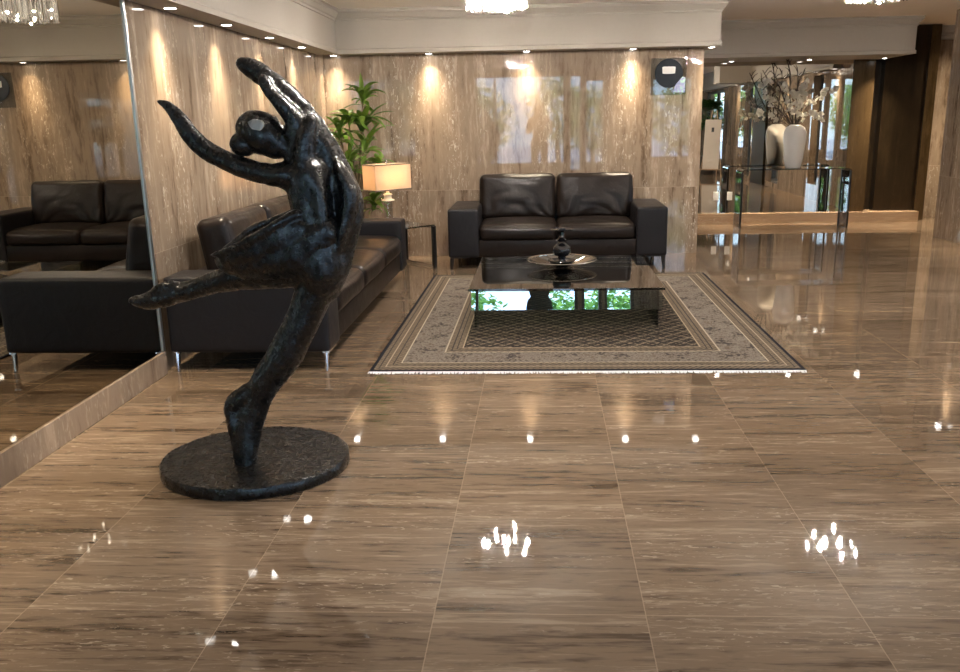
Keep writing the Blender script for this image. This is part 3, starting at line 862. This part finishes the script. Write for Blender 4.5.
bm = bmesh.new(); box(bm, -.03, .03, .0, .002, .84, .94, M=Mx); obj('mark', bm, M['ink'], t)
t = thing('potted_shrub', 'dense dark green potted shrub standing behind the sign easel', 'plant', (4.05, 1.55, 0))
bm = bmesh.new(); lathe(bm, [(.001, 0), (.18, 0), (.24, .42), (.25, .44), (.22, .44), (.001, .40)], 28, cap=False); obj('pot', bm, M['pot'], t, True, 40)
bm = bmesh.new(); tube(bm, [(0, 0, .38), (0, 0, 1.2)], .03, 8); obj('trunk', bm, M['bark'], t)
bm = bmesh.new(); random.seed(3)
for i in range(900):
    a, b = random.uniform(0, 6.28), random.uniform(-.7, 1.4)
    rr_ = .40 * random.uniform(.4, 1) ** .5
    c = Vector((rr_ * math.cos(a) * math.cos(b), rr_ * math.sin(a) * math.cos(b), 1.35 + rr_ * math.sin(b)))
    if c.x > .40: continue
    leaf(bm, c, a, b * .6, .12, .034, R(50), 0, 3)
for v in bm.verts: v.co.x = min(v.co.x, .33)
obj('foliage', bm, M['leaf_dark'], t, True)

# ------------------------------------------------------------------ statue
SY = 3.24
K = 1 / 260.0
st_t = thing('statue', 'black bronze dancer statue with raised arms balancing on a round base', 'statue', (-1.205, SY, 0))
def sp(px, py, dy=0):
    v = at_depth(px, py, SY); return (v.x + 1.205, dy, v.z)
def limb(bm, rows, seg=14, k=5):
    """rows: px, py, half width px, half depth m, depth offset m"""
    rows = catmull(rows, k)
    tube(bm, [sp(r[0], r[1], r[4]) for r in rows], [max(r[2], .5) * K for r in rows], seg, squash=[max(r[3], .003) for r in rows], side=(0, 1, 0))
    for r in (rows[0], rows[-1]):
        ball(bm, sp(r[0], r[1], r[4]), (max(r[2], .6) * K * .98, max(r[3], .003) * .98, max(r[2], .6) * K * .98), sub=2)
def fuse(name, bm, mat, voxel=.008, smooth=6, disp=.0, parent=None, dscale=.08, disp2=0):
    me = bpy.data.meshes.new(name); bmesh.ops.recalc_face_normals(bm, faces=bm.faces); bm.to_mesh(me); bm.free()
    o = bpy.data.objects.new(name, me); link(o)
    m = o.modifiers.new('r', 'REMESH'); m.mode = 'VOXEL'; m.voxel_size = voxel; m.use_smooth_shade = True
    m = o.modifiers.new('s', 'SMOOTH'); m.factor = .5; m.iterations = smooth
    dg = bpy.context.evaluated_depsgraph_get(); dg.update()
    ev = o.evaluated_get(dg)
    nm = bpy.data.meshes.new_from_object(ev)
    bpy.data.objects.remove(o); bpy.data.meshes.remove(me)
    if disp:
        nm.update()
        cs = [(v.co.copy(), v.normal.copy()) for v in nm.vertices]
        for v, (c, nrm) in zip(nm.vertices, cs):
            q = Vector((c.x / dscale, c.y / dscale, c.z / (dscale * 1.6)))
            h = mnoise.noise(q) + .5 * mnoise.noise(q * 2.1)
            rg = 1 - abs(mnoise.noise(q * 1.3 + Vector((5, 2, 9)))) * 2
            v.co = c + nrm * (disp * h + disp2 * (rg - .5))
    nm.name = name
    nm.materials.clear(); nm.materials.append(mat)
    for p in nm.polygons: p.use_smooth = True
    return link(bpy.data.objects.new(name, nm), parent)
bm = bmesh.new()
# standing leg
limb(bm, [(322, 262, 24, .085, 0), (316, 285, 20, .080, 0), (309, 306, 18.5, .072, 0), (297, 332, 18, .066, -.005), (282, 360, 18.5, .064, 0), (267, 380, 16.5, .058, .005), (258, 400, 14.5, .048, .005), (250, 422, 15, .042, 0), (247, 440, 14.5, .042, -.005), (248, 455, 11.5, .045, -.012), (250, 463, 10, .046, -.015)])
limb(bm, [(266, 382, 10, .045, .01), (250, 393, 11, .042, .01), (233.5, 404, 10, .038, .005), (233, 418, 8, .034, 0), (238, 440, 7, .036, -.005), (243, 460, 7.5, .04, -.01)])
# raised leg
limb(bm, [(322, 262, 26, .085, 0), (298, 266, 22, .080, .0), (268, 271, 19, .072, .01), (238, 277, 15, .06, .02), (212, 284, 11.5, .05, .03), (190, 291, 10.5, .044, .035), (174, 295, 11, .04, .035), (158, 299, 11, .038, .03), (144, 303, 9, .035, .03), (129, 302, 4.5, .024, .03)])
limb(bm, [(178, 290, 6, .03, .035), (164, 287, 5.5, .028, .03), (154, 292, 5, .026, .03), (150, 298, 5, .03, .03)])
# hips, torso
limb(bm, [(322, 276, 24, .10, 0), (321, 255, 27, .105, 0), (317, 232, 24, .095, 0), (313, 210, 22, .088, 0), (310, 190, 23, .09, 0), (309, 174, 22, .09, 0), (306, 164, 16, .075, 0)])
# shoulder and left arm
limb(bm, [(308, 178, 15, .07, 0), (292, 175, 13.5, .06, -.02), (272, 174, 11.5, .048, -.03), (248, 168, 10.5, .042, -.03), (222, 157.5, 9.8, .038, -.02), (203, 146.5, 9.5, .036, -.01), (191, 134, 9.2, .033, -.01), (180, 118, 7.6, .028, -.01), (170, 107, 5.6, .022, -.01), (160, 101.5, 2.4, .012, -.01)])
limb(bm, [(304, 186, 10, .06, 0), (294, 185, 8, .05, -.01), (280, 179, 7, .035, -.02)])
# raised arm continuing into the long back line and down to the hip
limb(bm, [(239, 63.2, 6.8, .024, .03), (246, 66.5, 9.4, .03, .03), (258, 73.5, 10.5, .034, .03), (274, 85.5, 10.5, .036, .03), (290, 102, 12, .04, .035), (304, 120, 13, .045, .04), (317, 140, 14, .055, .045), (331, 168, 15, .065, .045), (342, 192, 16, .07, .04), (346, 212, 16, .07, .035), (341, 238, 15.5, .07, .03), (334, 268, 15, .07, .02), (327, 292, 12, .05, .01)])
limb(bm, [(337, 160, 2, .02, .01), (342, 170, 5, .045, -.01), (350, 188, 8, .05, -.02), (351, 206, 8, .05, -.02), (345, 232, 6, .045, -.03), (341, 252, 4, .03, -.03)])
limb(bm, [(265, 80, 6, .022, -.02), (273, 93, 6.5, .024, -.025), (286, 107, 8, .03, -.025), (297, 122, 10, .036, -.02), (299, 145, 10, .045, -.01), (306, 165, 13, .06, 0)])
limb(bm, [(313, 120, 6, .03, -.02), (308, 140, 9, .045, -.03), (306, 162, 12, .06, -.02), (318, 185, 12, .05, -.04), (325, 215, 9, .04, -.05), (326, 245, 7, .03, -.06)])
# neck and head
limb(bm, [(304, 165, 13, .06, 0), (294, 154, 10, .045, 0), (284, 147, 10, .045, 0)])
limb(bm, [(291, 134, 6.5, .03, -.02), (297, 127, 6, .03, -.02), (304, 130, 6, .03, -.02)])
hm = Matrix.Rotation(R(-25), 4, 'Y')
c = sp(261, 133); ball(bm, c, (.098, .085, .080), M=Matrix.Rotation(R(35), 4, 'Y'))
c = sp(275, 143); ball(bm, c, (.062, .06, .060), M=Matrix.Rotation(R(35), 4, 'Y'))
for (px, py, dy, r) in ((282, 128, .045, .014), (284, 136, .05, .011), (276, 128, .06, .012), (280, 146, .055, .016)):   # brow, nose, mouth, chin on the far side
    ball(bm, sp(px, py, dy), r, sub=2)
fuse('figure', bm, M['bronze'], .0065, 10, .0028, st_t, .055, .0016)
# hair bun
bm = bmesh.new(); ball(bm, sp(245.5, 144, -.02), (.052, .05, .047)); limb(bm, [(252, 135, 13, .06, 0), (260, 123, 10, .065, 0), (272, 121, 6, .05, .0)])
fuse('hair', bm, M['bronze'], .007, 7, .002, st_t, .05, .001)
# swirling skirt: thick sheet with an upper lip on both sides
bm = bmesh.new()
limb(bm, [(325, 232, 24, .105, 0), (306, 246, 32, .11, 0), (288, 252, 31, .115, .005), (268, 257, 26, .115, .01), (248, 262, 20, .105, .015), (233, 263, 14.5, .085, .02), (222, 262, 8, .055, .02), (214, 256, 2, .02, .02)], 18)
limb(bm, [(308, 212, 8, .04, -.05), (297, 214, 5, .025, -.085), (283, 222, 4.5, .018, -.11), (264, 234, 4.5, .016, -.115), (245, 243, 4, .014, -.10), (228, 250, 3.5, .014, -.07), (213, 254, 1.6, .012, -.03)], 12)
limb(bm, [(303, 226, 10, .02, -.085), (288, 233, 11, .02, -.098), (268, 243, 10.5, .02, -.10), (248, 251, 9, .018, -.092), (230, 257, 6, .016, -.06)], 12)
limb(bm, [(308, 208, 8, .04, .05), (296, 210, 4.5, .025, .09), (281, 217, 4.2, .02, .12), (258, 226, 4, .016, .13), (240, 234, 4, .014, .12), (228, 245, 3.5, .014, .08), (215, 254, 1.6, .012, .04)], 12)
limb(bm, [(308, 205, 9, .06, 0), (304, 218, 12, .08, 0), (292, 232, 12, .09, .01)], 12)
fuse('dress', bm, M['bronze'], .0065, 10, .0032, st_t, .065, .0025)
# highlight on the head, put in as a pale metal patch
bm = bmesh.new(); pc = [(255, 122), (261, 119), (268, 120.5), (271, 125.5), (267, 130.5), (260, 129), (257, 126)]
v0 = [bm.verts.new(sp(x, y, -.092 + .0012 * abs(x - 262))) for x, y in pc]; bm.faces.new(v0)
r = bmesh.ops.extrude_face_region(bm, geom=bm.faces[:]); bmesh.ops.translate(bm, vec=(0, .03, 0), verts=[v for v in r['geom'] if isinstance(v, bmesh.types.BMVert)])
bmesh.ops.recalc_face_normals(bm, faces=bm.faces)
tag(obj('glint_patch', bm, M['glint'], st_t), 'silvery patch imitating a highlight on the head')
# base disc
bm = bmesh.new()
nr, ns, BK = 22, 96, .895
rows = []
for i in range(nr + 1):
    r_ = .384 * i / nr
    rows.append([bm.verts.new((r_ * math.cos(2 * math.pi * j / ns), BK * r_ * math.sin(2 * math.pi * j / ns) + .066, .048 + .0035 * mnoise.noise(Vector((r_ * math.cos(2 * math.pi * j / ns) * 22, r_ * math.sin(2 * math.pi * j / ns) * 22, 1))))) for j in range(ns if i else 1)])
for j in range(ns): bm.faces.new((rows[0][0], rows[1][j], rows[1][(j + 1) % ns]))
for i in range(1, nr):
    for j in range(ns): bm.faces.new((rows[i][j], rows[i + 1][j], rows[i + 1][(j + 1) % ns], rows[i][(j + 1) % ns]))
pr = rows[nr]
for dr, z in ((.004, .043), (.005, .024), (.004, .003), (.0, .0)):
    rw = []
    for j in range(ns):
        a = 2 * math.pi * j / ns; q = .384 + dr + .002 * mnoise.noise(Vector((math.cos(a) * 6, math.sin(a) * 6, z * 60)))
        rw.append(bm.verts.new((q * math.cos(a), BK * q * math.sin(a) + .066, z)))
    for j in range(ns): bm.faces.new((pr[j], rw[j], rw[(j + 1) % ns], pr[(j + 1) % ns]))
    pr = rw
bm.faces.new(list(reversed(pr)))
obj('base', bm, M['bronze'], st_t, True, 50)

# ------------------------------------------------------------------ the photographer mirrored in the polished wall
pt = thing('person', 'person in dark clothes standing and holding up a phone, mirrored in the back wall', 'person', (-.03, -.42, 0))
def chain(bm, pts, rad, k=4):
    rows = catmull([(*p, r) for p, r in zip(pts, rad)], k)
    tube(bm, [r[:3] for r in rows], [r[3] for r in rows], 12)
    ball(bm, pts[0], rad[0], sub=2); ball(bm, pts[-1], rad[-1], sub=2)
def person_shell(bm, g=0, skin=True):
    for s in (-1, 1):
        chain(bm, [(s * .09, 0, .88), (s * .10, .01, .50), (s * .10, -.01, .10)], [.085 + g, .058 + g, .042 + g])
        chain(bm, [(s * .17, 0, 1.37), (s * .23, .06, 1.13)] + ([(s * .10, .30, 1.30)] if skin else [(s * .12, .26, 1.27)]), [.055 + g, .042 + g, .028 + g])
    for x0, x1, y0, z, a, b in ((0, 0, 0, .92, .165, .105), (0, 0, 0, 1.10, .135, .095), (0, 0, 0, 1.28, .165, .105), (0, 0, 0, 1.38, .15, .08)):
        ball(bm, (0, 0, z), (a + g, b + g, .14), sub=3)
bm = bmesh.new(); person_shell(bm)
for s in (-1, 1):
    chain(bm, [(s * .10, -.03, .06), (s * .105, .06, .035), (s * .11, .16, .022)], [.036, .034, .022])
    # palm and five fingers closing round the phone edge
    chain(bm, [(s * .10, .30, 1.30), (s * .088, .335, 1.345)], [.026, .030])
    for f in range(4):
        z = 1.345 + .020 * f
        chain(bm, [(s * .088, .338, 1.345 + .014 * f), (s * .094, .372, z), (s * .085, .400, z + .004), (s * .066, .404 - .002 * f, z + .004)], [.010, .009, .0085, .0075], 2)
    chain(bm, [(s * .088, .328, 1.335), (s * .076, .352, 1.362), (s * .060, .368, 1.378)], [.011, .010, .0085], 2)
chain(bm, [(0, -.005, 1.40), (0, .01, 1.50)], [.055, .052])
ball(bm, (0, .015, 1.575), (.073, .092, .108), sub=3)
ball(bm, (0, .105, 1.565), (.012, .018, .022), sub=2)
ball(bm, (0, .085, 1.49), (.03, .025, .02), sub=2)
for s in (-1, 1): ball(bm, (s * .074, .01, 1.57), (.012, .02, .03), sub=2)
M['skin'] = plain('skin', (.48, .30, .22), .5); M['cloth'] = plain('dark cloth', (.02, .02, .025), .9, bump=.2); M['hair'] = plain('dark hair', (.03, .02, .015), .5)
fuse('body', bm, M['skin'], .007, 2, 0, pt)
bm = bmesh.new(); person_shell(bm, .012, False)
fuse('clothes', bm, M['cloth'], .010, 3, .003, pt, .08)
bm = bmesh.new(); ball(bm, (0, -.012, 1.60), (.084, .095, .10), sub=3)
for s in (-1, 1): chain(bm, [(s * .06, -.02, 1.58), (s * .075, -.03, 1.46), (s * .07, -.03, 1.38)], [.04, .035, .02])
fuse('hair', bm, M['hair'], .009, 3, .002, pt, .04)
for s in (-1, 1):
    bm = bmesh.new(); ball(bm, (s * .028, .098, 1.585), (.013, .008, .008), sub=2); obj('eye', bm, M['white_ceramic'], pt, True)
bm = bmesh.new(); ball(bm, (0, .102, 1.527), (.022, .006, .007), sub=2); obj('mouth', bm, plain('lips', (.4, .16, .14), .5), pt, True)
ph = thing('phone', 'dark phone held up by the person taking the picture', 'phone', (-.03, -.033, 1.345))
bm = bmesh.new(); box(bm, -.078, .078, -.004, .004, 0, .075, .003, 2); obj('case', bm, M['darkmetal'], ph)

# ------------------------------------------------------------------ outside: ground and trees beyond the windows
structure('ground', boxes((-30, 30, -30, 14, -.30, -.13)), M['asphalt'])
tree_me = None
def tree(x, y, s, label):
    global tree_me
    t = thing('tree', label, 'tree', (x, y, -.13), random.uniform(0, 6), 'trees outside the windows')
    if tree_me is None:
        bm = bmesh.new(); tube(bm, [(0, 0, 0), (.05, 0, .8), (0, .05, 1.6)], [.09, .07, .05], 8)
        a = obj('trunk', bm, M['bark'], t)
        bm = bmesh.new(); random.seed(11)
        for i in range(1100):
            v = Vector((random.gauss(0, 1), random.gauss(0, 1), random.gauss(0, 1))).normalized() * random.uniform(.55, 1)
            k = 1 + .35 * mnoise.noise(v * 2.2)
            leaf(bm, (v.x * 1.05 * k, v.y * 1.05 * k, 1.75 + v.z * 1.25 * k), random.uniform(0, 6.28), random.uniform(-.6, .8), .22, .07, R(40), 0, 2)
        b = obj('crown', bm, M['leaf_tree'], t)
        tree_me = (a, b)
    else:
        for o in tree_me:
            c = o.copy(); col.objects.link(c); c.parent = t
    t.scale = (s, s, s)
for i, (x, y, s, l) in enumerate([(-1.7, -7.2, .85, 'close outside the wide rear window'), (1.5, -7.0, .8, 'close outside the slim rear window'), (3.9, -6.8, .85, 'close outside the rear window by the right wall'), (-2.9, -10.5, 1.0, 'left of the wide rear window'), (.6, -11.8, 1.0, 'behind the wide rear window'), (2.9, -11.6, 1.0, 'behind the right rear window'), (5.6, -9.6, 1.0, 'furthest right of the rear windows'), (-6.2, -9.5, 1.1, 'furthest left of the rear windows'),
                                   (8.2, -.6, 1.0, 'outside the wide right window'), (8.6, 4.0, 1.0, 'outside the slim right window'), (8.0, 6.2, .9, 'outside the right window near the console end')]):
    tree(x, y, s, 'leafy green tree outdoors, ' + l)

# ------------------------------------------------------------------ light of day
w = bpy.data.worlds.new('world'); sc.world = w; w.use_nodes = True
nt = w.node_tree; bg = nt.nodes['Background']
tc = nt.nodes.new('ShaderNodeTexCoord'); sx = nt.nodes.new('ShaderNodeSeparateXYZ'); rp = nt.nodes.new('ShaderNodeValToRGB')
nt.links.new(tc.outputs['Generated'], sx.inputs[0]); nt.links.new(sx.outputs[2], rp.inputs[0]); nt.links.new(rp.outputs[0], bg.inputs[0])
rp.color_ramp.elements[0].color = (.55, .76, 1, 1); rp.color_ramp.elements[1].color = (.28, .52, 1, 1)
bg.inputs[1].default_value = 7.5
S = bpy.data.lights.new('sun', 'SUN'); S.energy = 16; S.angle = .03; S.color = (1, .95, .85)
so = bpy.data.objects.new('sun', S); link(so); so.rotation_euler = (R(-42), 0, 0)

sc.view_settings.view_transform = 'Standard'; sc.view_settings.look = 'None'
sc.view_settings.exposure = 0.12; sc.view_settings.gamma = 1; sc.view_settings.use_curve_mapping = False
try:
    sc.cycles.caustics_reflective = False; sc.cycles.caustics_refractive = False
    sc.cycles.use_denoising = True; sc.cycles.max_bounces = 10; sc.cycles.glossy_bounces = 6; sc.cycles.transparent_max_bounces = 16
    sc.cycles.sample_clamp_indirect = 6.0
except Exception:
    pass
